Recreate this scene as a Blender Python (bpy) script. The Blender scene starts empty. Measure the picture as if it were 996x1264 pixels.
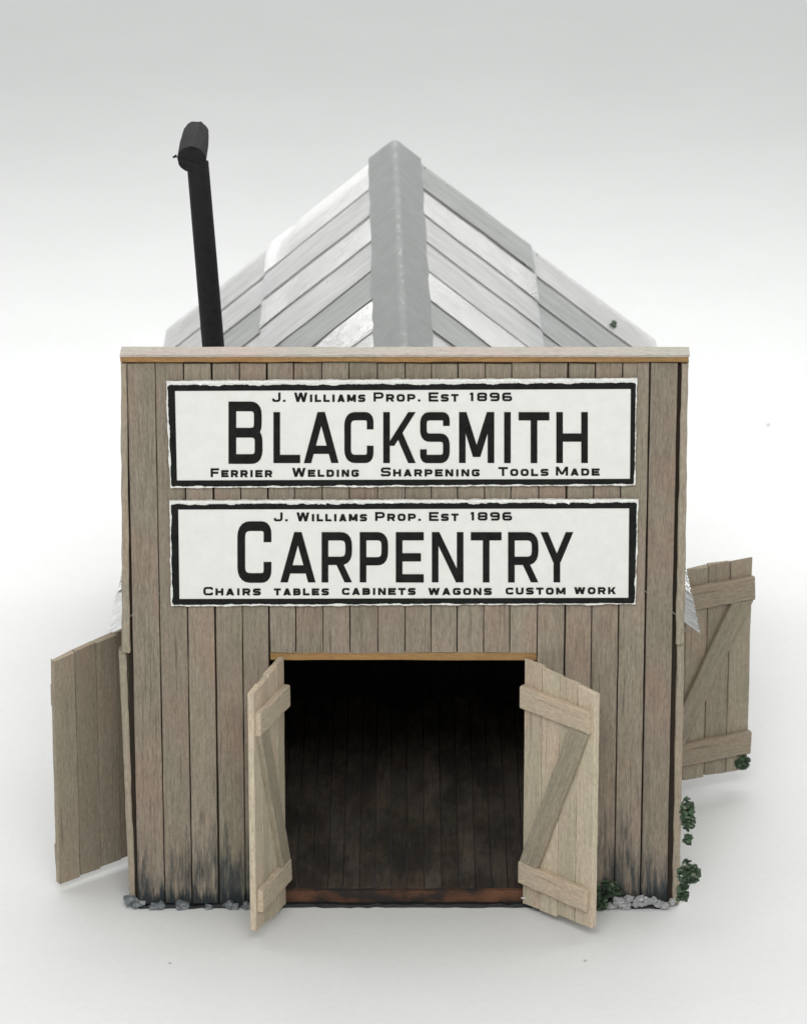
import bpy, bmesh, math, random
from mathutils import Vector, Matrix

sc = bpy.context.scene
COL = sc.collection

# ---------------------------------------------------------------- camera
PITCH = math.radians(20.0)
FPX, CX, CY = 6000.0, 498.0, 632.0            # focal length in photo pixels
CAM = Vector((0.0, -60 * math.cos(PITCH), 5.35 + 60 * math.sin(PITCH)))
cd = bpy.data.cameras.new("camera")
cam = bpy.data.objects.new("camera", cd)
COL.objects.link(cam)
cam.location = CAM
cam.rotation_euler = (math.pi / 2 - PITCH, 0, 0)
cd.sensor_fit = 'HORIZONTAL'
cd.sensor_width = 36.0
cd.lens = FPX / 996.0 * 36.0
cd.clip_start = 0.5
cd.clip_end = 600.0
cd.dof.use_dof = True
cd.dof.focus_distance = 60.2
cd.dof.aperture_fstop = 1.25
sc.camera = cam

# ---------------------------------------------------------------- world and lamps (light tent, soft light from above and behind)
W = bpy.data.worlds.new("World")
sc.world = W
W.use_nodes = True
bg = W.node_tree.nodes["Background"]
bg.inputs[0].default_value = (0.97, 1.0, 0.985, 1)
bg.inputs[1].default_value = 0.37


def area(name, loc, target, sx, sy, power, col=(1, 1, 1)):
    l = bpy.data.lights.new(name, 'AREA')
    l.shape = 'RECTANGLE'
    l.size, l.size_y = sx, sy
    l.energy = power
    l.color = col
    o = bpy.data.objects.new(name, l)
    COL.objects.link(o)
    o.location = loc
    o.rotation_euler = (Vector(target) - Vector(loc)).to_track_quat('-Z', 'Y').to_euler()
    return o


area("softbox_overhead", (0, 7, 25), (0, 7, 0), 44, 13, 3600)
area("softbox_back", (0, 21, 22), (0, 19, 0), 44, 8, 3900)
area("fill_near_top", (0, -12, 27), (0, -9, 0), 36, 6, 650)  # added fill to brighten the paper in the foreground
area("roof_glare_fill", (0, 62, 12.5), (0, 6, 8), 70, 11, 3500)  # added panel out of view, gives the roof sheets something white to reflect
area("softbox_side", (-6, -38, 36), (0, 0, 4), 26, 14, 3500, (1.0, 0.99, 0.97))
area("softbox_front", (0, -56, 46), (0, 0, 4), 44, 16, 18400, (1.0, 0.99, 0.97))

sc.view_settings.view_transform = 'Standard'
sc.view_settings.look = 'None'
sc.view_settings.exposure = 0.0
sc.view_settings.gamma = 1.0
sc.view_settings.use_curve_mapping = False


# ---------------------------------------------------------------- measuring: a pixel of the photo onto the plane y = const
def at(px, py, y=0.0):
    u, v = (px - CX) / FPX, (CY - py) / FPX
    d = Vector((u, math.cos(PITCH) + v * math.sin(PITCH), -math.sin(PITCH) + v * math.cos(PITCH)))
    t = (y - CAM.y) / d.y
    return CAM + d * t


# ---------------------------------------------------------------- object helpers
def link(name, bm, mat, parent=None, smooth=False):
    me = bpy.data.meshes.new(name)
    bmesh.ops.recalc_face_normals(bm, faces=bm.faces)
    bm.to_mesh(me)
    bm.free()
    if smooth:
        for p in me.polygons:
            p.use_smooth = True
    me.materials.append(mat)
    o = bpy.data.objects.new(name, me)
    COL.objects.link(o)
    if parent is not None:
        o.parent = parent
    return o


def tag(o, label, cat, group=None):
    o["label"] = label
    o["category"] = cat
    if group:
        o["group"] = group
    return o


def empty(name, loc=(0, 0, 0), parent=None):
    o = bpy.data.objects.new(name, None)
    COL.objects.link(o)
    o.location = loc
    if parent is not None:
        o.parent = parent
    return o


def box(bm, x0, x1, y0, y1, z0, z1, bev=0.0):
    vs = [bm.verts.new((x, y, z)) for x in (x0, x1) for y in (y0, y1) for z in (z0, z1)]
    fs = []
    for a in ((0, 1, 3, 2), (4, 6, 7, 5), (0, 4, 5, 1), (2, 3, 7, 6), (0, 2, 6, 4), (1, 5, 7, 3)):
        fs.append(bm.faces.new([vs[i] for i in a]))
    if bev:
        es = list({e for f in fs for e in f.edges})
        bmesh.ops.bevel(bm, geom=es, offset=bev, segments=1, affect='EDGES')


def plank(bm, rng, x0, x1, y0, y1, z0, z1, seg=14, jit=0.006, end=0.012, ch=0.01, P=None, taper=(0, 0)):
    """a hand-cut strip of wood: chamfered section with wavering edges and ragged ends.
    z0, z1 may be functions of x; P maps the local point into the mesh"""
    f0 = z0 if callable(z0) else (lambda x: z0)
    f1 = z1 if callable(z1) else (lambda x: z1)
    P = P or (lambda a, b, c: (a, b, c))
    sec = [(x0, y1, 0), (x0, y0 + ch, 0), (x0 + ch, y0, 1), (x1 - ch, y0, 1), (x1, y0 + ch, 2), (x1, y1, 2)]
    rings = []
    wl = [rng.uniform(-jit, jit) for _ in range(seg + 1)]
    wr = [rng.uniform(-jit, jit) for _ in range(seg + 1)]
    for k in range(seg + 1):
        t = k / seg
        r = []
        for i, (x, y, side) in enumerate(sec):
            dx = wl[k] if i < 3 else wr[k]
            xx = x + dx + (taper[0] * t if i < 3 else taper[1] * t)
            yy = y + (rng.uniform(-jit, jit) * 0.5 if i in (2, 3) else 0)
            z = f0(x) + (f1(x) - f0(x)) * t
            if k in (0, seg):
                z += rng.uniform(-end, end)
            r.append(bm.verts.new(P(xx, yy, z)))
        rings.append(r)
    n = len(sec)
    for k in range(seg):
        for i in range(n):
            j = (i + 1) % n
            bm.faces.new((rings[k][i], rings[k][j], rings[k + 1][j], rings[k + 1][i]))
    bm.faces.new(rings[0][::-1])
    bm.faces.new(rings[-1])


# ---------------------------------------------------------------- materials
def newmat(name):
    m = bpy.data.materials.new(name)
    m.use_nodes = True
    nt = m.node_tree
    return m, nt, nt.nodes["Principled BSDF"]


def N(nt, typ, **kw):
    n = nt.nodes.new(typ)
    for k, v in kw.items():
        setattr(n, k, v)
    return n


def mathn(nt, op, a, b=None, c=None, clamp=False):
    n = N(nt, 'ShaderNodeMath', operation=op, use_clamp=clamp)
    for i, v in enumerate((a, b, c)):
        if v is None:
            continue
        if isinstance(v, (int, float)):
            n.inputs[i].default_value = v
        else:
            nt.links.new(v, n.inputs[i])
    return n.outputs[0]


def mixc(nt, fac, a, b, mode='MIX'):
    n = N(nt, 'ShaderNodeMix', data_type='RGBA', blend_type=mode)
    for s, v in ((0, fac), (6, a), (7, b)):
        if isinstance(v, (int, float)):
            n.inputs[s].default_value = v
        elif isinstance(v, tuple):
            n.inputs[s].default_value = (*v[:3], 1)
        else:
            nt.links.new(v, n.inputs[s])
    return n.outputs[2]


def noise(nt, vec, scale, detail=4, rough=0.6, dist=0.0):
    n = N(nt, 'ShaderNodeTexNoise')
    n.inputs['Scale'].default_value = scale
    n.inputs['Detail'].default_value = detail
    n.inputs['Roughness'].default_value = rough
    n.inputs['Distortion'].default_value = dist
    if vec is not None:
        nt.links.new(vec, n.inputs['Vector'])
    return n.outputs[0]


def ramp(nt, fac, stops):
    r = N(nt, 'ShaderNodeValToRGB')
    els = r.color_ramp.elements
    while len(els) < len(stops):
        els.new(0.5)
    for e, (p, c) in zip(els, stops):
        e.position = p
        e.color = (*c, 1) if isinstance(c, tuple) else (c, c, c, 1)
    nt.links.new(fac, r.inputs[0])
    return r.outputs[0]


def scaled(nt, vec, s):
    m = N(nt, 'ShaderNodeMapping')
    m.inputs['Scale'].default_value = s
    nt.links.new(vec, m.inputs['Vector'])
    return m.outputs[0]


def wood(name, light, dark, warm, axis='z', stain=0.0, soot=0.0, crack=0.5, var=0.25, rough=0.85, bump=0.25):
    m, nt, b = newmat(name)
    tc = N(nt, 'ShaderNodeTexCoord')
    geo = N(nt, 'ShaderNodeNewGeometry')
    isl = geo.outputs['Random Per Island']
    off = N(nt, 'ShaderNodeVectorMath', operation='SCALE')
    off.inputs[0].default_value = (17.3, 31.7, 53.1)
    nt.links.new(isl, off.inputs['Scale'])
    add = N(nt, 'ShaderNodeVectorMath', operation='ADD')
    nt.links.new(tc.outputs['Object'], add.inputs[0])
    nt.links.new(off.outputs[0], add.inputs[1])
    v = add.outputs[0]
    along = {'z': (1, 1, 0.06), 'x': (0.06, 1, 1), 'y': (1, 0.06, 1)}[axis]
    g = scaled(nt, v, along)
    fib = noise(nt, g, 34, 6, 0.72, 0.25)
    fine = noise(nt, g, 120, 3, 0.7)
    pore = noise(nt, scaled(nt, v, tuple(0.3 if a < 1 else 1 for a in along)), 42, 4, 0.75)
    hue = noise(nt, scaled(nt, v, tuple(0.5 if a < 1 else 1 for a in along)), 1.3, 3, 0.55)
    blot = noise(nt, scaled(nt, v, tuple(0.35 if a < 1 else 1 for a in along)), 2.2, 4, 0.6)
    c = mixc(nt, ramp(nt, fib, [(0.30, 0.0), (0.68, 1.0)]), dark, light)
    c = mixc(nt, ramp(nt, blot, [(0.35, 0.0), (0.75, 0.75)]), c, warm)
    c = mixc(nt, 0.5, c, ramp(nt, fine, [(0.3, 0.45), (0.7, 1.0)]), 'MULTIPLY')
    c = mixc(nt, 0.6, c, ramp(nt, pore, [(0.32, 0.55), (0.60, 1.0)]), 'MULTIPLY')
    c = mixc(nt, 0.8, c, ramp(nt, hue, [(0.35, (0.93, 0.97, 0.93)), (0.52, (1.0, 1.0, 1.0)), (0.66, (1.07, 0.97, 0.95))]), 'MULTIPLY')
    # each strip its own tone
    tone = mathn(nt, 'ADD', mathn(nt, 'MULTIPLY', isl, var), 1.0 - var * 0.5)
    c = mixc(nt, 1.0, c, tone, 'MULTIPLY')
    # thin dark checks along the grain
    ck = noise(nt, scaled(nt, v, tuple(0.035 if a < 1 else 1 for a in along)), 26, 2, 0.5)
    c = mixc(nt, mathn(nt, 'MULTIPLY', ramp(nt, ck, [(0.66, 0.0), (0.74, 1.0)]), crack), c, (0.05, 0.038, 0.03))
    if soot:
        sp = noise(nt, scaled(nt, tc.outputs['Object'], (1, .45, 1)), 1.7, 6, 0.7)
        c = mixc(nt, mathn(nt, 'MULTIPLY', ramp(nt, sp, [(0.44, 0.0), (0.58, 1.0)]), soot), c, (0.016, 0.014, 0.013))
        rp = noise(nt, tc.outputs['Object'], 2.3, 5, 0.7)
        c = mixc(nt, mathn(nt, 'MULTIPLY', ramp(nt, rp, [(0.52, 0.0), (0.68, 1.0)]), soot * .3), c, (0.13, 0.062, 0.035))
    if stain:
        sep = N(nt, 'ShaderNodeSeparateXYZ')
        nt.links.new(tc.outputs['Object'], sep.inputs[0])
        z = sep.outputs[2]
        streak = noise(nt, scaled(nt, v, (1, 1, 0.10)), 15, 6, 0.72)
        patch = noise(nt, scaled(nt, tc.outputs['Object'], (1, 1, 0.25)), 1.1, 2, 0.5)
        reach = mathn(nt, 'ADD', mathn(nt, 'MULTIPLY', streak, 1.7), mathn(nt, 'MULTIPLY', patch, 1.3))
        reach = mathn(nt, 'SUBTRACT', reach, 1.14)
        reach = mathn(nt, 'ADD', reach, mathn(nt, 'MULTIPLY', mathn(nt, 'SUBTRACT', 0.55, mathn(nt, 'ABSOLUTE', mathn(nt, 'SUBTRACT', sep.outputs[0], 2.75))), .35, clamp=True))
        k = mathn(nt, 'SUBTRACT', reach, mathn(nt, 'MULTIPLY', z, 0.50))
        k = mathn(nt, 'MULTIPLY', k, 2.6, clamp=True)
        c = mixc(nt, mathn(nt, 'MULTIPLY', k, stain), c, (0.030, 0.044, 0.050))
        foot = mathn(nt, 'SUBTRACT', mathn(nt, 'ADD', mathn(nt, 'MULTIPLY', streak, 0.75), -0.09), z)
        foot = mathn(nt, 'MULTIPLY', foot, 7.0, clamp=True)
        c = mixc(nt, mathn(nt, 'MULTIPLY', foot, 0.9), c, (0.025, 0.032, 0.036))
    nt.links.new(c, b.inputs['Base Color'])
    b.inputs['Roughness'].default_value = rough
    b.inputs['Specular IOR Level'].default_value = 0.2
    bp = N(nt, 'ShaderNodeBump')
    bp.inputs['Strength'].default_value = bump
    bp.inputs['Distance'].default_value = 0.02
    nt.links.new(mathn(nt, 'ADD', fib, mathn(nt, 'MULTIPLY', fine, 0.5)), bp.inputs['Height'])
    nt.links.new(bp.outputs[0], b.inputs['Normal'])
    return m


def plain(name, col, rough=0.8, metal=0.0, mottle=0.12, scale=8.0, spec=0.3, bump=0.0):
    m, nt, b = newmat(name)
    tc = N(nt, 'ShaderNodeTexCoord')
    n = noise(nt, tc.outputs['Object'], scale, 5, 0.65)
    lo = tuple(x * (1 - mottle) for x in col)
    hi = tuple(min(1, x * (1 + mottle)) for x in col)
    nt.links.new(ramp(nt, n, [(0.3, lo), (0.7, hi)]), b.inputs['Base Color'])
    b.inputs['Roughness'].default_value = rough
    b.inputs['Metallic'].default_value = metal
    b.inputs['Specular IOR Level'].default_value = spec
    if bump:
        bp = N(nt, 'ShaderNodeBump')
        bp.inputs['Strength'].default_value = bump
        bp.inputs['Distance'].default_value = 0.02
        nt.links.new(noise(nt, tc.outputs['Object'], scale * 4, 5, 0.7), bp.inputs['Height'])
        nt.links.new(bp.outputs[0], b.inputs['Normal'])
    return m


M_wall = wood("weathered_wood", (0.43, 0.375, 0.295), (0.245, 0.21, 0.162), (0.39, 0.31, 0.248), 'z', stain=0.85)
M_side = wood("side_wood", (0.43, 0.375, 0.295), (0.245, 0.21, 0.162), (0.39, 0.31, 0.248), 'z', stain=0.5)
M_door = wood("pale_door_wood", (0.80, 0.70, 0.54), (0.52, 0.445, 0.33), (0.70, 0.59, 0.45), 'z', crack=0.35, var=0.16)
M_doorx = wood("pale_batten_wood", (0.81, 0.705, 0.54), (0.54, 0.46, 0.34), (0.71, 0.60, 0.455), 'x', crack=0.3, var=0.16)
M_brace = wood("weathered_brace_wood", (0.55, 0.485, 0.375), (0.36, 0.31, 0.235), (0.50, 0.42, 0.32), 'z', crack=0.4)
M_sdoor = wood("grey_door_wood", (0.46, 0.405, 0.31), (0.31, 0.27, 0.205), (0.43, 0.35, 0.27), 'z', crack=0.4, var=0.2)
M_sdoorx = wood("grey_batten_wood", (0.47, 0.41, 0.31), (0.32, 0.275, 0.205), (0.43, 0.355, 0.27), 'x', crack=0.4, var=0.2)
M_edge = wood("corner_wood", (0.54, 0.475, 0.37), (0.36, 0.31, 0.24), (0.48, 0.40, 0.31), 'z', crack=0.3)
M_raw = wood("raw_orange_wood", (0.50, 0.31, 0.135), (0.35, 0.205, 0.082), (0.45, 0.265, 0.115), 'x', crack=0.25, bump=0.15)
M_captop = wood("grey_cap_wood", (0.66, 0.61, 0.545), (0.48, 0.44, 0.39), (0.60, 0.54, 0.48), 'x', crack=0.15)
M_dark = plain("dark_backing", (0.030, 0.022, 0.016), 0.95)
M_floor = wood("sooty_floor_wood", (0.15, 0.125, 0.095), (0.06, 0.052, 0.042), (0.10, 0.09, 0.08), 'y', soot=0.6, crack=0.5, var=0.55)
M_shadewood = wood("shade_black_wood", (0.022, 0.021, 0.018), (0.010, 0.010, 0.009), (0.016, 0.014, 0.012), 'z', crack=0.3)  # near-black colour stands in for the shade deep inside
M_black = plain("black_pipe_paint", (0.013, 0.013, 0.0135), 0.7, 0.0, 0.3, 14, 0.25, 0.2)
M_soot = plain("black_soot", (0.008, 0.008, 0.008), 0.95)
M_base = plain("black_glue_base", (0.014, 0.017, 0.018), 0.6, 0, 0.5, 6)
M_ink = plain("black_ink", (0.014, 0.015, 0.014), 0.9, 0.0, 0.35, 10, 0.12)
M_card = plain("white_sign_card", (0.80, 0.80, 0.765), 0.85, 0.0, 0.035, 7, 0.2, 0.08)
M_torn = plain("torn_card_edge", (0.86, 0.86, 0.84), 0.95)
M_gravel = plain("grey_gravel", (0.20, 0.22, 0.235), 0.4, 0.0, 0.6, 9, 0.5)
M_crumb = plain("pale_crumb", (0.48, 0.48, 0.47))
M_gravel2 = plain("glassy_gravel", (0.55, 0.56, 0.57), 0.3, 0.0, 0.35, 9, 0.5)
for m_, t_ in ((M_gravel, .25), (M_gravel2, .45)):
    m_.node_tree.nodes["Principled BSDF"].inputs["Transmission Weight"].default_value = t_
M_pin = plain("steel_pin", (0.7, 0.7, 0.7), 0.35, 0.6)


def leafmat(name, col):
    m, nt, b = newmat(name)
    geo = N(nt, 'ShaderNodeNewGeometry')
    c = ramp(nt, geo.outputs['Random Per Island'], [(0.0, tuple(x * 0.55 for x in col)), (0.5, col), (0.86, tuple(min(1, x * 1.9) for x in col)), (1.0, (0.16, 0.18, 0.12))])
    nt.links.new(c, b.inputs['Base Color'])
    b.inputs['Roughness'].default_value = 0.75
    return m


M_leaf = leafmat("foliage_green", (0.034, 0.062, 0.032))


def rustmat():
    m, nt, b = newmat("rusty_threshold")
    tc = N(nt, 'ShaderNodeTexCoord')
    n = noise(nt, scaled(nt, tc.outputs['Object'], (1, 1, 2.5)), 1.5, 5, 0.7)
    c = ramp(nt, n, [(0.42, (0.022, 0.018, 0.016)), (0.50, (0.07, 0.032, 0.018)), (0.66, (0.15, 0.066, 0.034))])
    nt.links.new(c, b.inputs['Base Color'])
    b.inputs['Roughness'].default_value = 0.9
    return m


M_rust = rustmat()


def metalmat(name, col, rough, metal=0.9, streak=0.12):
    m, nt, b = newmat(name)
    tc = N(nt, 'ShaderNodeTexCoord')
    v = tc.outputs['Object']
    n = noise(nt, scaled(nt, v, (0.5, 2.0, 0.5)), 3.0, 5, 0.65)
    n2 = noise(nt, v, 1.3, 3, 0.6)
    lo = tuple(x * (1 - streak * 1.6) for x in col)
    hi = tuple(min(1, x * (1 + streak)) for x in col)
    nt.links.new(ramp(nt, n, [(0.3, lo), (0.7, hi)]), b.inputs['Base Color'])
    b.inputs['Metallic'].default_value = metal
    nt.links.new(mathn(nt, 'ADD', mathn(nt, 'MULTIPLY', n2, 0.35), rough - 0.17), b.inputs['Roughness'])
    bp = N(nt, 'ShaderNodeBump')
    bp.inputs['Strength'].default_value = 0.12
    bp.inputs['Distance'].default_value = 0.04
    nt.links.new(noise(nt, v, 5, 4, 0.6), bp.inputs['Height'])
    nt.links.new(bp.outputs[0], b.inputs['Normal'])
    return m


M_tin = metalmat("bright_tin", (0.97, 0.975, 0.965), 0.20, 0.92, 0.03)
M_tin2 = metalmat("dull_tin", (0.95, 0.965, 0.955), 0.36, 0.65, 0.10)
M_tin3 = metalmat("grey_tin", (0.70, 0.715, 0.705), 0.48, 0.5, 0.10)


def ridgemat():
    m, nt, b = newmat("grey_ridge_card")
    tc = N(nt, 'ShaderNodeTexCoord')
    v = tc.outputs['Object']
    c = ramp(nt, noise(nt, v, 3.5, 5, 0.7), [(0.3, (0.46, 0.475, 0.465)), (0.7, (0.54, 0.555, 0.545))])
    sep = N(nt, 'ShaderNodeSeparateXYZ')
    nt.links.new(v, sep.inputs[0])
    crest = mathn(nt, 'MULTIPLY', mathn(nt, 'SUBTRACT', 0.05, mathn(nt, 'ABSOLUTE', sep.outputs[0])), 30, clamp=True)
    wear = ramp(nt, noise(nt, scaled(nt, v, (6, 1.6, 1)), 2.6, 4, 0.7), [(0.55, 0.0), (0.63, 1.0)])
    c = mixc(nt, mathn(nt, 'MULTIPLY', mathn(nt, 'MULTIPLY', crest, wear), 0.75), c, (0.8, 0.8, 0.79))
    nt.links.new(c, b.inputs['Base Color'])
    b.inputs['Roughness'].default_value = 0.6
    b.inputs['Metallic'].default_value = 0.1
    return m


M_ridge = ridgemat()


def groundmat():
    m, nt, b = newmat("white_paper")
    tc = N(nt, 'ShaderNodeTexCoord')
    v = tc.outputs['Object']
    c = ramp(nt, noise(nt, v, 0.35, 4, 0.6), [(0.3, (0.79, 0.795, 0.79)), (0.7, (0.815, 0.82, 0.815))])
    c = mixc(nt, 0.12, c, ramp(nt, noise(nt, v, 9, 5, 0.75), [(0.3, 0.6), (0.7, 1.0)]), 'MULTIPLY')
    nt.links.new(c, b.inputs['Base Color'])
    b.inputs['Roughness'].default_value = 0.7
    b.inputs['Specular IOR Level'].default_value = 0.25
    return m


M_ground = groundmat()

# ---------------------------------------------------------------- setting: one white paper sweep
bm = bmesh.new()
prof = [(-90 + i * 6, 0.0) for i in range(26)]
Y0, R = 64.0, 20.0
prof = [p for p in prof if p[0] < Y0 - 1] + [(Y0 + R * math.sin(a), R - R * math.cos(a)) for a in [i * math.pi / 2 / 24 for i in range(25)]] + [(Y0 + R, 60)]
rows = [[bm.verts.new((x, y, z)) for x in (-120, -40, 0, 40, 120)] for y, z in prof]
for a, b_ in zip(rows, rows[1:]):
    for i in range(4):
        bm.faces.new((a[i], a[i + 1], b_[i + 1], b_[i]))
g = link("ground", bm, M_ground, smooth=True)
g["kind"] = "structure"

# ---------------------------------------------------------------- the model building
root = empty("workshop_model")
tag(root, "weathered wooden blacksmith workshop model with false front, tin roof and open doors", "model building")
rng = random.Random(7)

FL, FR = -3.385, 3.375                        # plank wall left and right
ZT = at(500, 448, 0).z                        # plank tops
LIN = at(500, 806, 0).z                       # underside of planks over the doorway
OL, OR = at(332.6, 806, 0).x, at(663, 806, 0).x
EAVE_Z, RIDGE_Z, LEN, EAVE_X = 3.71, 6.645, 12.0, 3.66
WX = 3.30                                     # side walls

seams = [163.5, 197.7, 232, 266, 299.5, 332.6, 365, 399, 432, 466.5, 500, 532, 564, 597, 629, 663, 697, 730, 763, 796, 830]
xs = [at(p, 790, 0).x for p in seams]
gaps = [0.012, .012, .014, .024, .012, .022, .012, .010, .013, .010, .011, .009, .013, .010, .011, .012, .024, .013, .014, .022, .014, .02]
bm = bmesh.new()
for i in range(20):
    a, b_ = xs[i] + gaps[i] * 0.5, xs[i + 1] - gaps[i + 1] * 0.5
    low = LIN + rng.uniform(-.008, .008) if 5 <= i <= 14 else 0.05 + rng.uniform(-.01, .01)
    yo = rng.uniform(-.008, .008)
    plank(bm, rng, a, b_, yo, 0.05, low, ZT + rng.uniform(-.012, .004), 22 if not 5 <= i <= 14 else 12, 0.0028, 0.008, 0.006)
link("front_wall", bm, M_wall, root)

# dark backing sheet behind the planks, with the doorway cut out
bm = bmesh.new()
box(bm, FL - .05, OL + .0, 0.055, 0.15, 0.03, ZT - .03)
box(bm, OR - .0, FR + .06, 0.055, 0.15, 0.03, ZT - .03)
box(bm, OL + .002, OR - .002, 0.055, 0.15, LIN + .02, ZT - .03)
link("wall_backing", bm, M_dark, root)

# lintel of raw wood over the doorway
z1 = at(500, 805, 0.02).z
z0 = at(500, 815, 0.02).z
bm = bmesh.new()
plank(bm, rng, 0, z1 - z0, 0, 0.14, OL + .01, OR - .01, 10, 0.004, 0.004, 0.008, P=lambda a, b, c: (c, b + 0.012, z0 + a))
link("lintel", bm, M_raw, root)

# cap board: raw front, grey top
c0, c1 = at(149, 438, -0.07), at(850.5, 439, -0.07)
zb = at(500, 447, -0.07).z
ztop = at(500, 438.5, -0.07).z
cap = empty("parapet_cap", parent=root)
bm = bmesh.new()
plank(bm, rng, 0, ztop - zb - .012, 0, 0.30, c0.x, c1.x, 30, 0.005, 0.01, 0.01, P=lambda a, b, c: (c, b - 0.07, zb + a))
link("cap_board", bm, M_raw, cap)
bm = bmesh.new()
plank(bm, rng, 0, 0.315, 0, 0.03, c0.x - .006, c1.x + .006, 40, 0.006, 0.012, 0.008, P=lambda a, b, c: (c, a - 0.078, ztop + 0.012 - b))
link("cap_veneer", bm, M_captop, cap)

# side boards of the false front (upper) and corner boards (lower)
def side_board(name, x0t, x1t, x0b, x1b, pt, pb, y0, y1):
    a = at(500, pt, y0).z
    b = at(500, pb, y0).z
    X0b, X1b = at(x0b, pb, y0).x, at(x1b, pb, y0).x
    X0t, X1t = at(x0t, pt, y0).x, at(x1t, pt, y0).x
    bm = bmesh.new()
    plank(bm, rng, X0b, X1b, y0, y1, b, a, 20, 0.006, 0.015, 0.012, taper=(X0t - X0b, X1t - X1b))
    return link(name, bm, M_edge, root)


side_board("corner_board", 149, 156, 150.5, 160.5, 448, 806, -0.03, 0.34)
side_board("corner_board", 841.5, 849.5, 834, 844.5, 448, 795, -0.03, 0.34)
side_board("corner_board", 147, 156, 160, 167.5, 805, 1118, 0.03, 0.2)
side_board("corner_board", 835.5, 845, 829.5, 838.5, 793, 1116, 0.03, 0.2)

# side and back walls
def side_wall(sx, open0, open1):
    bm = bmesh.new()
    y = 0.36
    while y < LEN - 0.15:
        w = 0.34
        if y + w > open0 + .02 and y < open1 - .02:
            lo = 3.2
        else:
            lo = 0.04
        xa, xb = (WX - .05, WX) if sx > 0 else (-WX, -WX + .05)
        if lo < 3.5:
            plank(bm, rng, y + .008, min(y + w - .008, LEN - .16), 0, 0.05, lo, 3.62, 10, 0.004, 0.008, 0.008,
                  P=lambda a, b, c: (sx * (WX - b), a, c))
        y += w
    link("side_wall", bm, M_side, root)
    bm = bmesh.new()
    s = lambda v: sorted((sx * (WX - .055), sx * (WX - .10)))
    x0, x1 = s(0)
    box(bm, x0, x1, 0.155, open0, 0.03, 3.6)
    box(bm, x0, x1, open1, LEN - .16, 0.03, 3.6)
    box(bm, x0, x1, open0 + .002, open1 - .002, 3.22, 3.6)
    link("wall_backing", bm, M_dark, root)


side_wall(-1, 1.40, 2.76)
side_wall(1, 3.10, 4.46)
bm = bmesh.new()
x = -WX
while x < WX - .1:
    xm = x + .165
    top = RIDGE_Z - .14 - abs(xm) * (RIDGE_Z - EAVE_Z) / EAVE_X
    plank(bm, rng, x + .006, min(x + .324, WX - .004), 0, 0.06, 0.04, top, 10, 0.004, 0.008, 0.008, P=lambda a, b, c: (a, LEN - .10 - b, c))
    x += .33
link("back_wall", bm, M_side, root)

# floor boards and threshold
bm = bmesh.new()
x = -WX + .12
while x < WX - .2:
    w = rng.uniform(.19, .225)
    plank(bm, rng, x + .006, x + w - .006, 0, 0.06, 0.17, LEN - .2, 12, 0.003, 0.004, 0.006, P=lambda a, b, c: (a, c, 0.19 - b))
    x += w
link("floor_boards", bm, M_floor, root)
bm = bmesh.new()
plank(bm, rng, 0.02, 0.185, 0, 0.09, OL + .02, OR - .02, 24, 0.006, 0.01, 0.012, P=lambda a, b, c: (c, 0.07 + b, a))
link("threshold", bm, M_rust, root)
bm = bmesh.new()
n = 60
ring = []
for k in range(n + 1):
    x = -3.36 + 6.70 * k / n
    yy = -0.035 + rng.uniform(-.02, .02)
    if OL + .1 < x < OR - .1:
        yy += 0.03
    ring.append([bm.verts.new((x, yy - .02, 0.0)), bm.verts.new((x, yy, 0.035 + rng.uniform(-.01, .015))), bm.verts.new((x, 0.2, 0.03))])
for a, b_ in zip(ring, ring[1:]):
    for i in range(2):
        bm.faces.new((a[i], b_[i], b_[i + 1], a[i + 1]))
link("base_edge", bm, M_base, root)

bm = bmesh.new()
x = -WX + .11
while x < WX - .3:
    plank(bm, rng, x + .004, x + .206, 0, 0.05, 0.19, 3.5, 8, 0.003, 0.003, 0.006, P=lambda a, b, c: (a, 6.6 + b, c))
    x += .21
link("added_partition", bm, M_shadewood, root)  # board wall added so the depth of the doorway goes black

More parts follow.
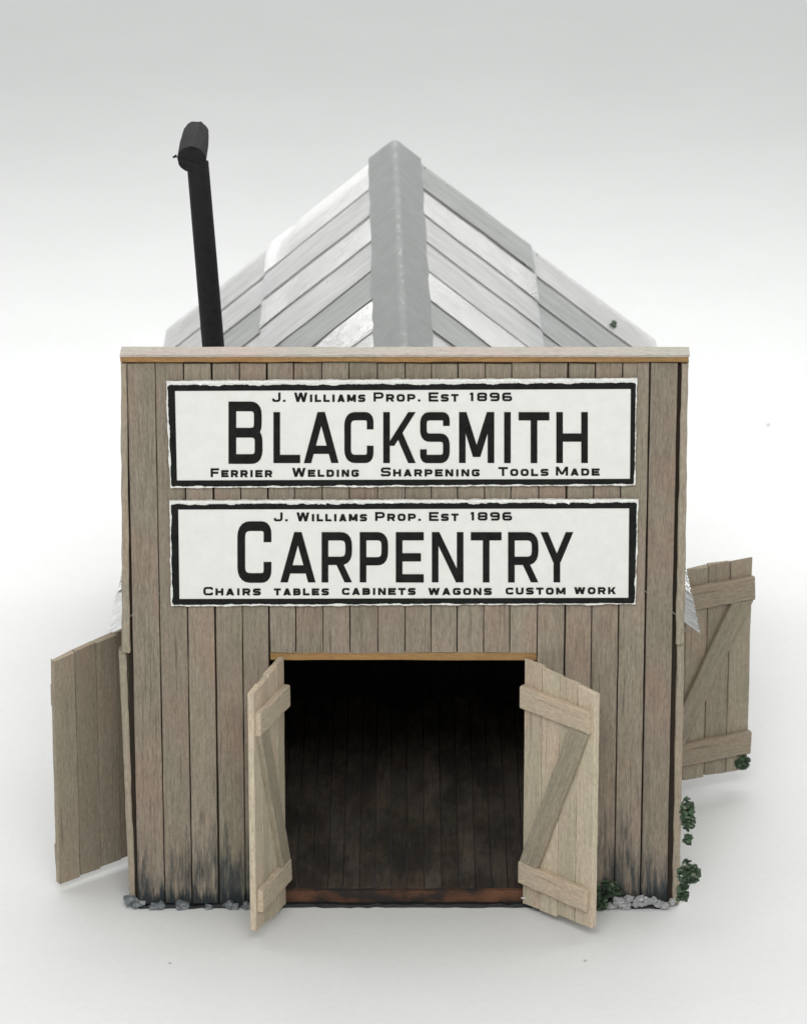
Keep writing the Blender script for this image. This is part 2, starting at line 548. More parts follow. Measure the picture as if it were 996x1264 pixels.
# ---------------------------------------------------------------- doors (local: x from the hinge, y thickness, z up; front side is -y)
def door(hx, hy, fx, fy, zb0, zb1, zt0, zt1, flip, mz, mx, b_top, b_bot, brace_dir, bh=0.30, seed=1, inset=0.06):
    r = random.Random(seed)
    Wd = math.hypot(fx - hx, fy - hy)
    d = empty("door", (hx, hy, 0), root)
    d.rotation_euler.z = math.atan2(fy - hy, fx - hx)
    fb = lambda x: zb0 + (zb1 - zb0) * x / Wd
    ft = lambda x: zt0 + (zt1 - zt0) * x / Wd
    s = -1 if not flip else 1                 # battens on -y (or +y when flipped)
    th = 0.075
    bm = bmesh.new()
    for k in range(4):
        plank(bm, r, Wd * k / 4 + .006, Wd * (k + 1) / 4 - .006, 0, th, fb, ft, 12, 0.004, 0.02, 0.008,
              P=lambda a, b, c: (a, s * (th / 2 - b) if s > 0 else (b - th / 2), c))
    link("door_leaf", bm, mz, d)
    y0 = th / 2 + .002
    bt = 0.075

    def batten(zc):
        bm = bmesh.new()
        sl = (zb1 - zb0 + zt1 - zt0) * 0.5 / Wd
        plank(bm, r, -bh / 2, bh / 2, 0, bt, 0.0, Wd - inset, 8, 0.007, 0.010, 0.014,
              P=lambda a, b, c: (c, s * (y0 + bt - b), a + sl * c))
        o = link("batten", bm, mx, d)
        o.location = (0, 0, zc)
    batten(b_top)
    batten(b_bot)
    # brace, its own local z along its length
    za, zc_ = b_bot + bh / 2 + .005, b_top - bh / 2 - .0
    xa, xb = (0.17, Wd - inset - .17) if brace_dir > 0 else (Wd - inset - .17, 0.17)
    sl = (zb1 - zb0 + zt1 - zt0) * 0.5 / Wd
    za += sl * xa
    zc_ += sl * xb
    L = math.hypot(xb - xa, zc_ - za)
    an = math.atan2(xb - xa, zc_ - za)
    hw = 0.15
    t = math.tan(an)
    bm = bmesh.new()
    plank(bm, r, -hw, hw, 0, bt - .008, lambda x: x * t * .95, lambda x: L + x * t * .95, 10, 0.006, 0.006, 0.012,
          P=lambda a, b, c: (a, s * (y0 + bt - .008 - b), c))
    o = link("brace", bm, M_brace if mz is M_door else mz, d)
    o.location = (xa, 0, za)
    o.rotation_euler.y = an
    return d


dfr = door(1.535, -.035, 2.385, -1.03, 0.07, 0.20, 3.42, 3.35, False, M_door, M_doorx, 2.93, 0.53, 1, seed=11)
dfr["label"] = "front door leaf right of the doorway, pale batten side out"
dfl = door(-1.525, -.035, -1.875, -1.20, 0.06, 0.23, 3.44, 3.40, True, M_door, M_doorx, 2.93, 0.55, 1, seed=12)
dfl["label"] = "front door leaf left of the doorway, seen nearly edge on"
dsl = door(-3.42, 1.45, -4.43, 0.50, 0.16, 0.10, 3.30, 3.18, False, M_sdoor, M_sdoorx, 2.75, 0.55, 1, seed=13)
dsl["label"] = "left side door, plain board face towards the front"
dsr = door(3.40, 3.20, 4.60, 3.78, 0.34, 0.33, 3.32, 3.34, False, M_sdoor, M_sdoorx, 2.93, 0.72, 1, bh=.32, seed=14, inset=0.0)
dsr["label"] = "right side door swung back, batten side towards the front"
p = at(643, 1109, -.1)
bm = bmesh.new()
box(bm, p.x, p.x + .12, -.11, -.09, p.z - .01, p.z + .01, .004)
link("hinge_pin", bm, M_pin, dfr).matrix_parent_inverse = (Matrix.Translation(dfr.location) @ Matrix.Rotation(dfr.rotation_euler.z, 4, 'Z')).inverted()

# ---------------------------------------------------------------- roof
roof = empty("roof", parent=root)
SL = (RIDGE_Z - EAVE_Z) / EAVE_X
ANG = math.atan(SL)
def ridge_x(y):
    return 0.045 - 0.0145 * y


for s in (-1, 1):                             # wooden deck under the tin
    bm = bmesh.new()
    ex = EAVE_X - (.13 if s > 0 else .22)
    pts = [(0, RIDGE_Z - .06), (s * ex, RIDGE_Z - .06 - SL * ex), (s * ex, RIDGE_Z - .13 - SL * ex), (0, RIDGE_Z - .13)]
    A = [bm.verts.new((x, 0.17, z)) for x, z in pts]
    B = [bm.verts.new((x, LEN - .03, z)) for x, z in pts]
    bm.faces.new(A)
    bm.faces.new(B[::-1])
    for i in range(4):
        j = (i + 1) % 4
        bm.faces.new((A[i], A[j], B[j], B[i]))
    link("roof_deck", bm, M_edge if s < 0 else M_edge, roof)

# tin sheets: two rows a side; u runs down the slope, y along the ridge
NSH = 9
SW = (LEN - 0.08) / NSH
# per side and row, from the front to the back: (material, tilt of the sheet about its own slope line in degrees, rib height)
T, D, G = M_tin, M_tin2, M_tin3
look = {
    (1, 0): [(T, -1, .009), (T, -1, .009), (D, -.9, .0006), (G, -1.5, .0006), (T, -.6, .0006), (D, -.5, .0006), (D, -1.3, .0006), (T, -.7, .0006), (G, -1.4, .0006)],
    (1, 1): [(D, -1, .012), (T, -1, .009), (D, -1, .0006), (G, -1, .0006), (D, -1.2, .0006), (G, -.9, .0006), (G, -1.1, .0006), (G, -1, .0006), (D, -.9, .0006)],
    (-1, 0): [(T, -1, .009), (T, -1, .009), (T, -1.2, .012), (T, -.7, .011), (G, -1.5, .0015), (D, -.5, .0006), (T, -1.3, .0006), (D, -.6, .0006), (T, -.8, .0006)],
    (-1, 1): [(D, -1, .012), (T, -1, .009), (D, -1, .009), (D, -1.1, .0006), (G, -.9, .0006), (D, -1, .0006), (G, -1.1, .0006), (D, -1, .0006), (D, -.9, .0006)],
}
def eave_x(s, y):
    if s > 0:
        return 3.68 - .03 * y if y < 2 else 3.62 + .010 * (y - 2)
    return 3.66 - .03 * y if y < 2 else 3.60 - .012 * (y - 2)


slope_len = EAVE_X / math.cos(ANG)
LAP = 1.92 / math.cos(ANG)
for (s, row), lst in look.items():
    for k, (mt, tilt, rib) in enumerate(lst):
        u0, u1 = (0.02, LAP + rng.uniform(-.02, .02)) if row == 0 else (LAP - .15, (eave_x(s, k * SW + .3) + rng.uniform(-.012, .012)) / math.cos(ANG))
        ya, yb = 0.06 + k * SW - .03, 0.06 + (k + 1) * SW + .05
        yb = min(yb, LEN + .02)
        bm = bmesh.new()
        nr = max(8, int(round((yb - ya) / 0.105)))
        ny = nr * 6
        nu = 5
        tl = math.tan(math.radians(tilt))
        ph = rng.uniform(0, 6)
        grid = []
        skew = rng.uniform(-.022, .022)
        for i in range(ny + 1):
            y = ya + (yb - ya) * i / ny
            rowv = []
            for j in range(nu + 1):
                u = u0 + (u1 - u0) * j / nu
                h = rib * math.sin(2 * math.pi * nr * i / ny) + tl * (y - (ya + yb) / 2) + 0.003 * math.sin(3.1 * u + 2 * y) * math.sin(1.3 * u - .7 * y + s)
                h += (0.060 if row == 0 else 0.022)
                yy = y + skew * (u - u0) + (rng.uniform(-.006, .006) if j in (0, nu) else 0)
                uu = u + (rng.uniform(-.012, .012) if j == nu else 0)
                yy += .018 * math.sin(4.3 * u + k) if i in (0, ny) else 0
                x = s * (uu * math.cos(ANG) + h * math.sin(ANG)) + ridge_x(y) * (1 - u / slope_len)
                z = RIDGE_Z - uu * math.sin(ANG) + h * math.cos(ANG)
                rowv.append(bm.verts.new((x, yy, z)))
            grid.append(rowv)
        for a, b_ in zip(grid, grid[1:]):
            for j in range(nu):
                bm.faces.new((a[j], a[j + 1], b_[j + 1], b_[j]))
        bmesh.ops.solidify(bm, geom=bm.faces, thickness=0.010)
        link("roof_sheet", bm, mt, roof, smooth=True)

# ridge cap: a folded grey strip
bm = bmesh.new()
ny = 30
rows = []
prof = [(-.385, 0), (-.2, 0), (-.05, 0), (-.015, 1), (.015, 1), (.05, 0), (.2, 0), (.385, 0)]
for i in range(ny + 1):
    y = 0.1 + (LEN + .03 - 0.1) * i / ny
    wl, wr = rng.uniform(-.012, .012), rng.uniform(-.012, .012)
    rr = []
    for q, (dx, top) in enumerate(prof):
        d = dx + (wl if q == 0 else wr if q == 7 else 0)
        z = RIDGE_Z + .13 - abs(d) * SL - (.012 if top else 0) + rng.uniform(-.003, .003)
        rr.append(bm.verts.new((d, y, z)))
    rows.append(rr)
for a, b_ in zip(rows, rows[1:]):
    for j in range(7):
        bm.faces.new((a[j], a[j + 1], b_[j + 1], b_[j]))
bmesh.ops.solidify(bm, geom=bm.faces, thickness=0.012)
rc = link("ridge_cap", bm, M_ridge, roof)
rc.location.x = 0.045
rc.rotation_euler.z = 0.0145

# ---------------------------------------------------------------- stovepipe
def tube(bm, pts, rad, n=24, caps=True, jit=0.0, r_=None):
    r_ = r_ or random.Random(3)
    rings = []
    for i, p in enumerate(pts):
        p = Vector(p)
        d = (Vector(pts[min(i + 1, len(pts) - 1)]) - Vector(pts[max(i - 1, 0)])).normalized()
        a = d.cross(Vector((0.3, 0.2, 1)) if abs(d.z) < .9 else Vector((0, 1, 0))).normalized()
        b = d.cross(a)
        R_ = rad[i] if isinstance(rad, (list, tuple)) else rad
        rings.append([bm.verts.new(p + (a * math.cos(2 * math.pi * k / n) + b * math.sin(2 * math.pi * k / n)) * (R_ + r_.uniform(-jit, jit)) + d * r_.uniform(-jit, jit)) for k in range(n)])
    for a, b in zip(rings, rings[1:]):
        for k in range(n):
            j = (k + 1) % n
            bm.faces.new((a[k], a[j], b[j], b[k]))
    if caps:
        bm.faces.new(rings[0][::-1])
        bm.faces.new(rings[-1])


pt, pb = at(244, 200, 2.5), at(263, 425, 2.5)
dirn = (pb - pt).normalized()
foot = pb + dirn * ((pb.z - 4.75) / -dirn.z)
bm = bmesh.new()
tube(bm, [pt, pt.lerp(foot, .3), pt.lerp(foot, .6), foot], [.138, .140, .142, .146], 28, jit=.0015)
pipe = link("stovepipe", bm, M_black, root, smooth=False)
f = at(236.5, 196, 2.35)
bk = Vector((f.x + .03, 3.10, f.z + .14))
bm = bmesh.new()
ax = (bk - f).normalized()
tube(bm, [f + ax * .35, f + ax * .0, f, f + (bk - f) * .5, bk, bk - ax * .1], [.150, .155, .180, .176, .160, .125], 26, jit=.007)
# ragged burr at the mouth
b0 = f + Vector((-.185, 0.02, .04))
tube(bm, [b0, b0 + Vector((-.05, -.01, -.02))], [.02, .012], 7)
link("pipe_cap", bm, M_black, pipe)

# ---------------------------------------------------------------- signs
SY = -0.065                                   # sign face


class Ink:
    """flat letter strokes laid on the sign face; boxes are given in photo pixels and mapped onto the face"""
    def __init__(s, y):
        s.bm = bmesh.new()
        s.y = y
        s.k = 0

    def strip(s, L, Rr, closed=False):
        s.k += 1
        y = s.y - 0.0006 * (s.k % 7)
        a = [s.bm.verts.new((*(lambda p: (p.x, y, p.z))(at(px, py, s.y)),)) for px, py in L]
        b = [s.bm.verts.new((*(lambda p: (p.x, y, p.z))(at(px, py, s.y)),)) for px, py in Rr]
        m = len(a)
        for i in range(m if closed else m - 1):
            j = (i + 1) % m
            s.bm.faces.new((a[i], a[j], b[j], b[i]))


def roundc(pts, r, closed=False, n=5):
    out = []
    m = len(pts)
    for i, p in enumerate(pts):
        if not closed and i in (0, m - 1):
            out.append(p)
            continue
        a, c = pts[i - 1], pts[(i + 1) % m]
        va, vc = (a[0] - p[0], a[1] - p[1]), (c[0] - p[0], c[1] - p[1])
        la, lc = math.hypot(*va), math.hypot(*vc)
        q = min(r, la * .49, lc * .49)
        p0 = (p[0] + va[0] / la * q, p[1] + va[1] / la * q)
        p2 = (p[0] + vc[0] / lc * q, p[1] + vc[1] / lc * q)
        for k in range(n + 1):
            t = k / n
            out.append(((1 - t) ** 2 * p0[0] + 2 * t * (1 - t) * p[0] + t * t * p2[0], (1 - t) ** 2 * p0[1] + 2 * t * (1 - t) * p[1] + t * t * p2[1]))
    return out


def offset(pts, h, closed=False):
    L, Rr = [], []
    m = len(pts)
    for i in range(m):
        p = pts[i]
        a = pts[i - 1] if (closed or i > 0) else None
        c = pts[(i + 1) % m] if (closed or i < m - 1) else None
        def nrm(u, v):
            dx, dy = v[0] - u[0], v[1] - u[1]
            l = math.hypot(dx, dy) or 1
            return (-dy / l, dx / l)
        if a is None:
            n = nrm(p, c)
        elif c is None:
            n = nrm(a, p)
        else:
            n1, n2 = nrm(a, p), nrm(p, c)
            sx, sy = n1[0] + n2[0], n1[1] + n2[1]
            l2 = (sx * sx + sy * sy) or 1
            kk = min(2 / l2, 2.0)
            n = (sx * kk, sy * kk)
        L.append((p[0] + n[0] * h, p[1] + n[1] * h))
        Rr.append((p[0] - n[0] * h, p[1] - n[1] * h))
    return L, Rr


def glyph(ch, w, h, t):
    """strokes of a squared sign-painter's capital in a w x h box, y up: ('s', points, rounding, closed) or ('q', four corners)"""
    e = t / 2
    l, r, b, p, m = e, w - e, e, h - e, h / 2
    R_ = min(w, h) * .26
    S = lambda pts, rr=0.0, c=False: ('s', pts, rr, c)
    k = t * 1.12
    Q = lambda x0, y0, x1, y1, q=k: ('q', [(x0, y0), (x0 + q, y0), (x1 + q, y1), (x1, y1)])
    G = {
        'A': [Q(0, 0, w / 2 - k / 2, h), Q(w - k, 0, w / 2 - k / 2, h), S([(w * .22, h * .26), (w * .78, h * .26)])],
        'B': [S([(l, 0), (l, h)]), S([(l, p), (r - t * .1, p), (r - t * .1, m), (l, m)], R_ * .8), S([(l, m), (r, m), (r, b), (l, b)], R_ * .8)],
        'C': [S([(r, h * .66), (r, p), (l, p), (l, b), (r, b), (r, h * .34)], R_)],
        'D': [S([(l, 0), (l, h)]), S([(l, p), (r, p), (r, b), (l, b)], R_)],
        'E': [S([(l, 0), (l, h)]), S([(l, p), (w, p)]), S([(l, m), (w * .9, m)]), S([(l, b), (w, b)])],
        'F': [S([(l, 0), (l, h)]), S([(l, p), (w, p)]), S([(l, m), (w * .9, m)])],
        'G': [S([(r, h * .70), (r, p), (l, p), (l, b), (r, b), (r, h * .48), (w * .5, h * .48)], R_ * .8)],
        'H': [S([(l, 0), (l, h)]), S([(r, 0), (r, h)]), S([(l, m), (r, m)])],
        'I': [S([(w / 2, 0), (w / 2, h)])],
        'J': [S([(r, h), (r, b), (l, b), (l, h * .36)], R_)],
        'K': [S([(l, 0), (l, h)]), Q(t * .55, h * .34, w - k, h, k), Q(w - k, 0, w * .36, h * .60, k)],
        'L': [S([(l, h), (l, 0)]), S([(l, b), (w, b)])],
        'M': [S([(l, 0), (l, h)]), S([(r, 0), (r, h)]), Q(w / 2 - k / 2, h * .12, 0, h), Q(w / 2 - k / 2, h * .12, w - k, h)],
        'N': [S([(l, 0), (l, h)]), S([(r, 0), (r, h)]), Q(w - k, 0, 0, h)],
        'O': [S([(l, b), (l, p), (r, p), (r, b)], R_, True)],
        'P': [S([(l, 0), (l, h)]), S([(l, p), (r, p), (r, h * .42), (l, h * .42)], R_)],
        'R': [S([(l, 0), (l, h)]), S([(l, p), (r, p), (r, h * .43), (l, h * .43)], R_), Q(w - k, 0, w * .42, h * .43)],
        'S': [S([(r, h * .73), (r, p), (l, p), (l, m), (r, m), (r, b), (l, b), (l, h * .27)], R_ * .8)],
        'T': [S([(w / 2, 0), (w / 2, h)]), S([(0, p), (w, p)])],
        'U': [S([(l, h), (l, b), (r, b), (r, h)], R_)],
        'W': [Q(w * .28 - k / 2, 0, 0, h), Q(w * .28 - k / 2, 0, w / 2 - k / 2, h), Q(w * .72 - k / 2, 0, w / 2 - k / 2, h), Q(w * .72 - k / 2, 0, w - k, h)],
        'Y': [S([(w / 2, 0), (w / 2, h * .46)]), Q(w / 2 - k / 2, h * .40, 0, h), Q(w / 2 - k / 2, h * .40, w - k, h)],
        '1': [S([(w * .62, 0), (w * .62, h)]), Q(w * .18, h * .74, w * .62 - k * .6, h)],
        '8': [S([(l, b), (l, m), (r, m), (r, b)], R_ * .8, True), S([(l, m), (l, p), (r, p), (r, m)], R_ * .8, True)],
        '9': [S([(r, m), (l, m), (l, p), (r, p), (r, b), (l, b)], R_ * .8)],
        '6': [S([(r, p), (l, p), (l, b), (r, b), (r, m), (l, m)], R_ * .8)],
        '.': [S([(0, t * .55), (t * 1.1, t * .55)])],
    }
    return G[ch]


def draw(ink, ch, x0, x1, y0, y1, tx, ty):
    """x0..x1, y0 (top) .. y1 (bottom) in photo pixels; tx, ty thickness of upright and level strokes"""
    f = ty / tx
    w, h = (x1 - x0) * f, y1 - y0
    M = lambda q: (x0 + q[0] / f, y1 - q[1])
    for st in glyph(ch, w, h, ty):
        if st[0] == 'q':
            a, b, c, d = st[1]
            ink.strip([M(a), M(d)], [M(b), M(c)])
        else:
            _, pts, rr, cl = st
            pts = roundc(pts, rr, cl) if rr else pts
            L, Rr = offset(pts, ty / 2, cl)
            ink.strip([M(q) for q in L], [M(q) for q in Rr], cl)


ADV = {'I': .42, 'J': .85, 'M': 1.22, 'W': 1.45, '.': .38, '1': .62, 'L': .88, 'A': 1.05, 'T': .95, 'F': .92}


def word(ink, txt, x0, x1, ybase, hsmall, hbig, caps_first=True, tx=2.9, ty=2.5):
    sizes = [hbig if (i == 0 and caps_first) else hsmall for i in range(len(txt))]
    if txt.isdigit():
        sizes = [hbig] * len(txt)
    gap = 0.30
    tot = sum(ADV.get(c, 1.0) * s for c, s in zip(txt, sizes)) + gap * hsmall * (len(txt) - 1)
    u = (x1 - x0) / tot
    x = x0
    for c, s in zip(txt, sizes):
        w = ADV.get(c, 1.0) * s * u
        draw(ink, c, x, x + w, ybase - s, ybase, tx, ty)
        x += w + gap * hsmall * u


def sign(name, label, quad, border_in, big, top, bottom, seed):
    r = random.Random(seed)
    cxp = sum(q[0] for q in quad) / 4
    cyp = sum(q[1] for q in quad) / 4
    o3 = at(cxp, cyp, SY)
    # ragged outline of the card, in pixels
    def loop(qd, step, jit, outward=0.0):
        pts = []
        for i in range(4):
            a, b = qd[i], qd[(i + 1) % 4]
            n = max(2, int(math.hypot(b[0] - a[0], b[1] - a[1]) / step))
            horiz = i in (0, 2)
            d = 0
            for k in range(n):
                t = k / n
                d = d * .6 + r.uniform(-jit, jit)
                if k == 0:
                    d = 0
                pts.append((a[0] + (b[0] - a[0]) * t + (0 if horiz else d), a[1] + (b[1] - a[1]) * t + (d if horiz else 0)))
        return pts
    out = loop(quad, 3.0, 0.55)
    bm = bmesh.new()
    fr = [bm.verts.new(at(x, y, SY)) for x, y in out]
    back = []
    for v in fr:
        back.append(bm.verts.new((v.co.x, -0.014, v.co.z)))
    bm.faces.new(fr)
    m = len(fr)
    for i in range(m):
        j = (i + 1) % m
        bm.faces.new((fr[i], fr[j], back[j], back[i]))
    card = link(name, bm, M_card)
    tag(card, label, "sign")
    # border: black frame printed on the card, its outer edge scraped away by the cut
    ink = Ink(SY - .004)
    oq, iq = border_in
    ol, il = [], []
    for i in range(4):
        a, b = oq[i], oq[(i + 1) % 4]
        c, d = iq[i], iq[(i + 1) % 4]
        n = int(math.hypot(b[0] - a[0], b[1] - a[1]) / 1.6)
        horiz = i in (0, 2)
        w = 0
        burst = 0
        for k in range(n):
            t = k / n
            if burst <= 0 and r.random() < .035:
                burst = r.randint(3, 11)
            burst -= 1
            amp = .5 if i != 0 else .7
            w = w * .5 + r.uniform(-.5, 1.0) * .8 * amp + (1.5 * amp if burst > 0 else 0) * .6
            w = max(-.7, min(w, 4.2))
            if k == 0:
                w = 0.6
            px, py = a[0] + (b[0] - a[0]) * t, a[1] + (b[1] - a[1]) * t
            dx = {0: (0, 1), 1: (-1, 0), 2: (0, -1), 3: (1, 0)}[i]
            qx, qy = px + dx[0] * w, py + dx[1] * w
            if k == 0:
                e = {0: (1, 1), 1: (-1, 1), 2: (-1, -1), 3: (1, -1)}[i]
                qx, qy = px + e[0] * 1.6, py + e[1] * 1.6
            ol.append((qx, qy))
            il.append((c[0] + (d[0] - c[0]) * t, c[1] + (d[1] - c[1]) * t))
    ink.strip(ol, il, True)
    link("border", ink.bm, M_ink, card)
    # white scraped strip along the top edge, its lower side ragged
    ink_t = Ink(SY - .009)
    a, b = quad[0], quad[1]
    n = int((b[0] - a[0]) / 0.9)
    up, lo = [], []
    burst, w = 0, 1.0
    for k in range(n + 1):
        t = k / n
        if burst <= 0 and r.random() < .07:
            burst = r.randint(4, 14)
            slope = r.uniform(.1, .35)
            w = 1.0
        burst -= 1
        w = w + slope + r.uniform(-.4, .4) if burst > 0 else w * .35 + r.uniform(.6, 3.9) * .65
        w = max(.5, min(w, 6.0))
        px, py = a[0] + (b[0] - a[0]) * t, a[1] + (b[1] - a[1]) * t
        up.append((px, py - r.uniform(-.2, .9)))
        lo.append((px + r.uniform(-.4, .4), py + w * (.3 + min(1, min(t, 1 - t) * 40) * .7)))
    ink_t.strip(up, lo)
    bm = ink_t.bm
    link("torn_edge", bm, M_torn, card)
    ink = Ink(SY - .004)
    for ch, x0, x1, y0, y1, tx, ty in big:
        draw(ink, ch, x0, x1, y0, y1, tx, ty)
    link("headline", ink.bm, M_ink, card)
    for kind, lst in (("owner_word", top), ("trade_word", bottom)):
        for args in lst:
            ink = Ink(SY - .004)
            word(ink, *args)
            link(kind, ink.bm, M_ink, card)
    return card


big1 = [('B', 282, 324, 495.5, 572.5, 9.6, 12.0)]
for ch, a, b_ in (('L', 337.5, 370.5), ('A', 375, 418), ('C', 425, 461), ('K', 473, 513), ('S', 518.5, 555), ('M', 566.5, 610), ('I', 622, 630.5), ('T', 640, 678), ('H', 686.5, 725.5)):
    big1.append((ch, a, b_, 508.5, 571.5, 8.2, 10.2))
top1 = [("J.", 336, 353, 496, 9.4, 11.6, True), ("WILLIAMS", 363, 451, 496, 9.2, 11.6, True), ("PROP.", 461, 519.5, 495.5, 9.2, 11.4, True), ("EST", 529, 566, 495.5, 9.2, 11.4, True), ("1896", 578, 632, 495, 9.2, 10.6, True)]
bot1 = [("FERRIER", 260, 336, 589, 8.8, 11, True), ("WELDING", 360.5, 443, 588.5, 8.8, 11, True), ("SHARPENING", 470, 592, 588, 8.8, 11, True), ("TOOLS", 615, 677, 587.5, 8.8, 11, True), ("MADE", 686, 740, 587, 8.8, 11, True)]
sign("shop_sign", "upper white signboard lettered BLACKSMITH with ragged black border, on the plank wall",
     [(205, 471), (786.5, 467.5), (784, 599), (210, 602.5)],
     ([(206.5, 475), (785, 472), (783, 598), (211, 601)], [(216, 482.5), (778.5, 480), (777.5, 591), (218.5, 593)]),
     big1, top1, bot1, 5)
big2 = [('C', 293, 335, 643.5, 719.5, 9.6, 12.0)]
for ch, a, b_ in (('A', 346, 389.5), ('R', 397, 434.5), ('P', 444, 479), ('E', 488.5, 523), ('N', 533, 572), ('T', 581, 619), ('R', 627, 664.5), ('Y', 667, 707.5)):
    big2.append((ch, a, b_, 656.8, 719, 8.2, 10.2))
top2 = [("J.", 338, 356, 643.5, 9, 11, True), ("WILLIAMS", 366, 453, 643.5, 9, 11, True), ("PROP.", 463, 520, 643, 9, 11, True), ("EST", 529.5, 566, 643, 9, 11, True), ("1896", 579, 632, 642.5, 9, 10.4, True)]
bot2 = [("CHAIRS", 251, 322, 735, 8.6, 10.4, True), ("TABLES", 338, 406, 735, 8.6, 8.6, False), ("CABINETS", 422, 513, 734.5, 8.6, 8.6, False), ("WAGONS", 528.5, 607, 734.5, 8.6, 8.6, False), ("CUSTOM", 624, 698, 734, 8.6, 8.6, False), ("WORK", 708.5, 760, 733.5, 8.6, 8.6, False)]
sign("shop_sign", "lower white signboard lettered CARPENTRY with ragged black border, above the open doorway",
     [(209, 619), (788, 617), (784.5, 746), (211.5, 748.5)],
     ([(210.5, 622), (786.5, 620), (783.5, 745), (212.5, 747)], [(220, 629), (776.5, 627.5), (775.5, 738), (221.5, 739.5)]),
     big2, top2, bot2, 9)

# ---------------------------------------------------------------- gravel lumps and foliage at the wall foot
def lump(px, py, rad, y, label, group, seed, mat=None):
    r = random.Random(seed)
    c = at(px, py, y)
    bm = bmesh.new()
    bmesh.ops.create_icosphere(bm, subdivisions=2, radius=rad)
    ph = [r.uniform(0, 6) for _ in range(6)]
    for v in bm.verts:
        n = v.co.normalized()
        k = 1 + .22 * math.sin(5 * n.x + ph[0]) + .2 * math.sin(6 * n.y + ph[1]) + .2 * math.sin(5 * n.z + ph[2]) + r.uniform(-.1, .1)
        v.co = Vector((v.co.x * k * 1.1, v.co.y * k * .8, v.co.z * k * .85))
    o = link("gravel_lump", bm, mat or M_gravel)
    o.location = (c.x, y, max(c.z, rad * .55))
    return tag(o, label, "gravel", group)


gl = "pale grey gravel lump glued along the wall foot left of the doorway"
for i, (px, py, rd) in enumerate([(159, 1111, .075), (169, 1117, .085), (190, 1126, .06), (197, 1124, .075), (224, 1124, .085), (284, 1118, .075), (290, 1122, .05), (304, 1122, .065), (257, 1122, .045)]):
    lump(px, py, rd, -.07 if i > 1 else -.02, gl, "gravel left of the doorway", 40 + i)
gr = "pale grey gravel lump in the heap right of the open front door"
for i, (px, py, rd) in enumerate([(753, 1122, .07), (762, 1112, .07), (773, 1122, .065), (775, 1110, .055), (786, 1116, .07), (797, 1113, .065), (806, 1112, .06), (812, 1116, .05), (820, 1118, .05), (768, 1117, .06), (790, 1110, .05), (830, 1113, .045)]):
    lump(px, py, rd, -.08, gr, "gravel right of the front door", 60 + i, M_gravel2)
gd = "grey gravel crumb under the right front door leaf"
for i, (px, py, rd) in enumerate([(662, 1120, .05), (672, 1124, .06), (684, 1127, .05)]):
    lump(px, py, rd, -.10, gd, "gravel under the right front door", 80 + i)


def tuft(name, c, size, n, label, seed, sq=(1, 1, 1)):
    r = random.Random(seed)
    bm = bmesh.new()
    for k in range(n):
        q = Vector((r.gauss(0, .4), r.gauss(0, .4), r.gauss(0, .4)))
        if q.length > .8:
            q *= r.uniform(.55, .9) / q.length
        q *= size * 1.3
        p = Vector((q.x * sq[0], q.y * sq[1], q.z * sq[2]))
        rr = r.uniform(.016, .040)
        mt = Matrix.Translation(p) @ Matrix.Rotation(r.uniform(0, 6), 4, 'Z') @ Matrix.Rotation(r.uniform(0, 6), 4, 'X') @ Matrix.Diagonal((1, r.uniform(.5, 1), r.uniform(.45, .9), 1))
        res = bmesh.ops.create_icosphere(bm, subdivisions=1, radius=rr, matrix=mt)
        for v in res['verts']:
            v.co += Vector((r.uniform(-1, 1), r.uniform(-1, 1), r.uniform(-1, 1))) * rr * .22
    o = link(name, bm, M_leaf)
    o.location = c
    return tag(o, label, "foliage tuft", "foliage tufts on the model")


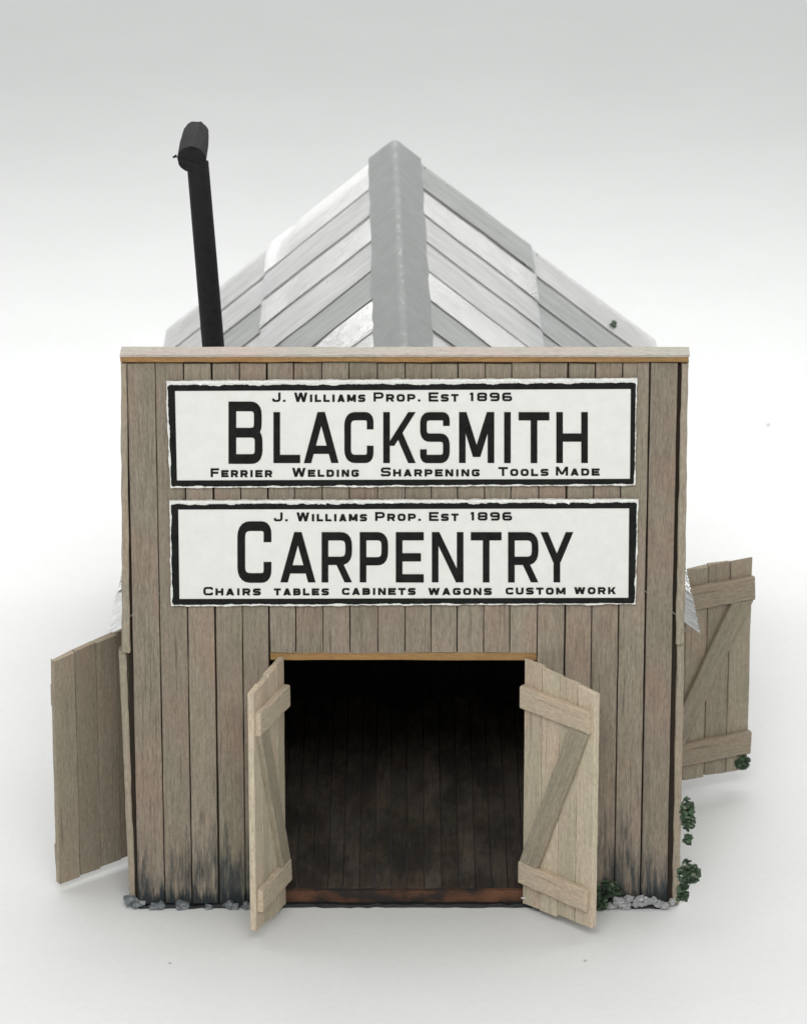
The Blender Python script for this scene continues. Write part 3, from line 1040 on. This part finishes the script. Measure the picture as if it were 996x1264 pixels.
# along the right side wall the ground is z = 0: their distance follows from the wall
def side_point(px, py, x):
    u, v = (px - CX) / FPX, (CY - py) / FPX
    d = Vector((u, math.cos(PITCH) + v * math.sin(PITCH), -math.sin(PITCH) + v * math.cos(PITCH)))
    t = x / d.x
    return CAM + d * t


tuft("foliage_tuft", at(752, 1100, -.06), .14, 80, "dark green tuft against the planks above the gravel heap", 1, (1.2, .35, 1.1))
tuft("foliage_tuft", at(741, 1118, -.10), .09, 44, "small green tuft at the foot of the right front door's free edge", 2, (.8, .6, .9))
c = side_point(848.5, 1006, 3.45)
tuft("foliage_tuft", c, .17, 190, "tall dark green tuft climbing the right corner, uppermost on that wall", 3, (.45, .6, 1.25))
c = side_point(850, 1079, 3.48)
tuft("foliage_tuft", c, .17, 190, "bushy dark green tuft at the right corner, just above the ground", 4, (.8, .6, .9))
c = side_point(843, 1102, 3.43)
tuft("foliage_tuft", c, .12, 110, "little olive tuft at the very bottom of the right corner", 5, (.6, .6, 1.0))
c = side_point(848, 1036, 3.45)
tuft("foliage_tuft", c, .08, 44, "tiny pale green tuft between the two larger ones at the right corner", 6, (.6, .6, .8))
dv = at(915, 941, 3.70)
tuft("foliage_tuft", dv, .12, 120, "dark green tuft clinging to the bottom corner of the right side door", 7, (.9, .5, .8))
hx = at(757, 406, 11.0)
tuft("foliage_tuft", Vector((hx.x, 11.0, RIDGE_Z - abs(hx.x) * SL + .06)), .05, 14, "tiny green tuft lying on the right slope of the tin roof", 8)


for i, (px, py, rd) in enumerate([(210, 1190, .022), (722, 1187, .025), (948, 525, .035), (832, 545, .025)]):
    u, v = (px - CX) / FPX, (CY - py) / FPX
    d = Vector((u, math.cos(PITCH) + v * math.sin(PITCH), -math.sin(PITCH) + v * math.cos(PITCH)))
    q = CAM + d * (-CAM.z / d.z)
    r = random.Random(90 + i)
    bm = bmesh.new()
    bmesh.ops.create_icosphere(bm, subdivisions=1, radius=rd)
    for v_ in bm.verts:
        v_.co = v_.co * r.uniform(.7, 1.25)
        v_.co.z *= .5
    o = link("dust_crumb", bm, M_crumb)
    o.location = (q.x, q.y, rd * .3)
    tag(o, "tiny grey dust crumb lying loose on the white paper", "crumb", "dust crumbs on the paper")
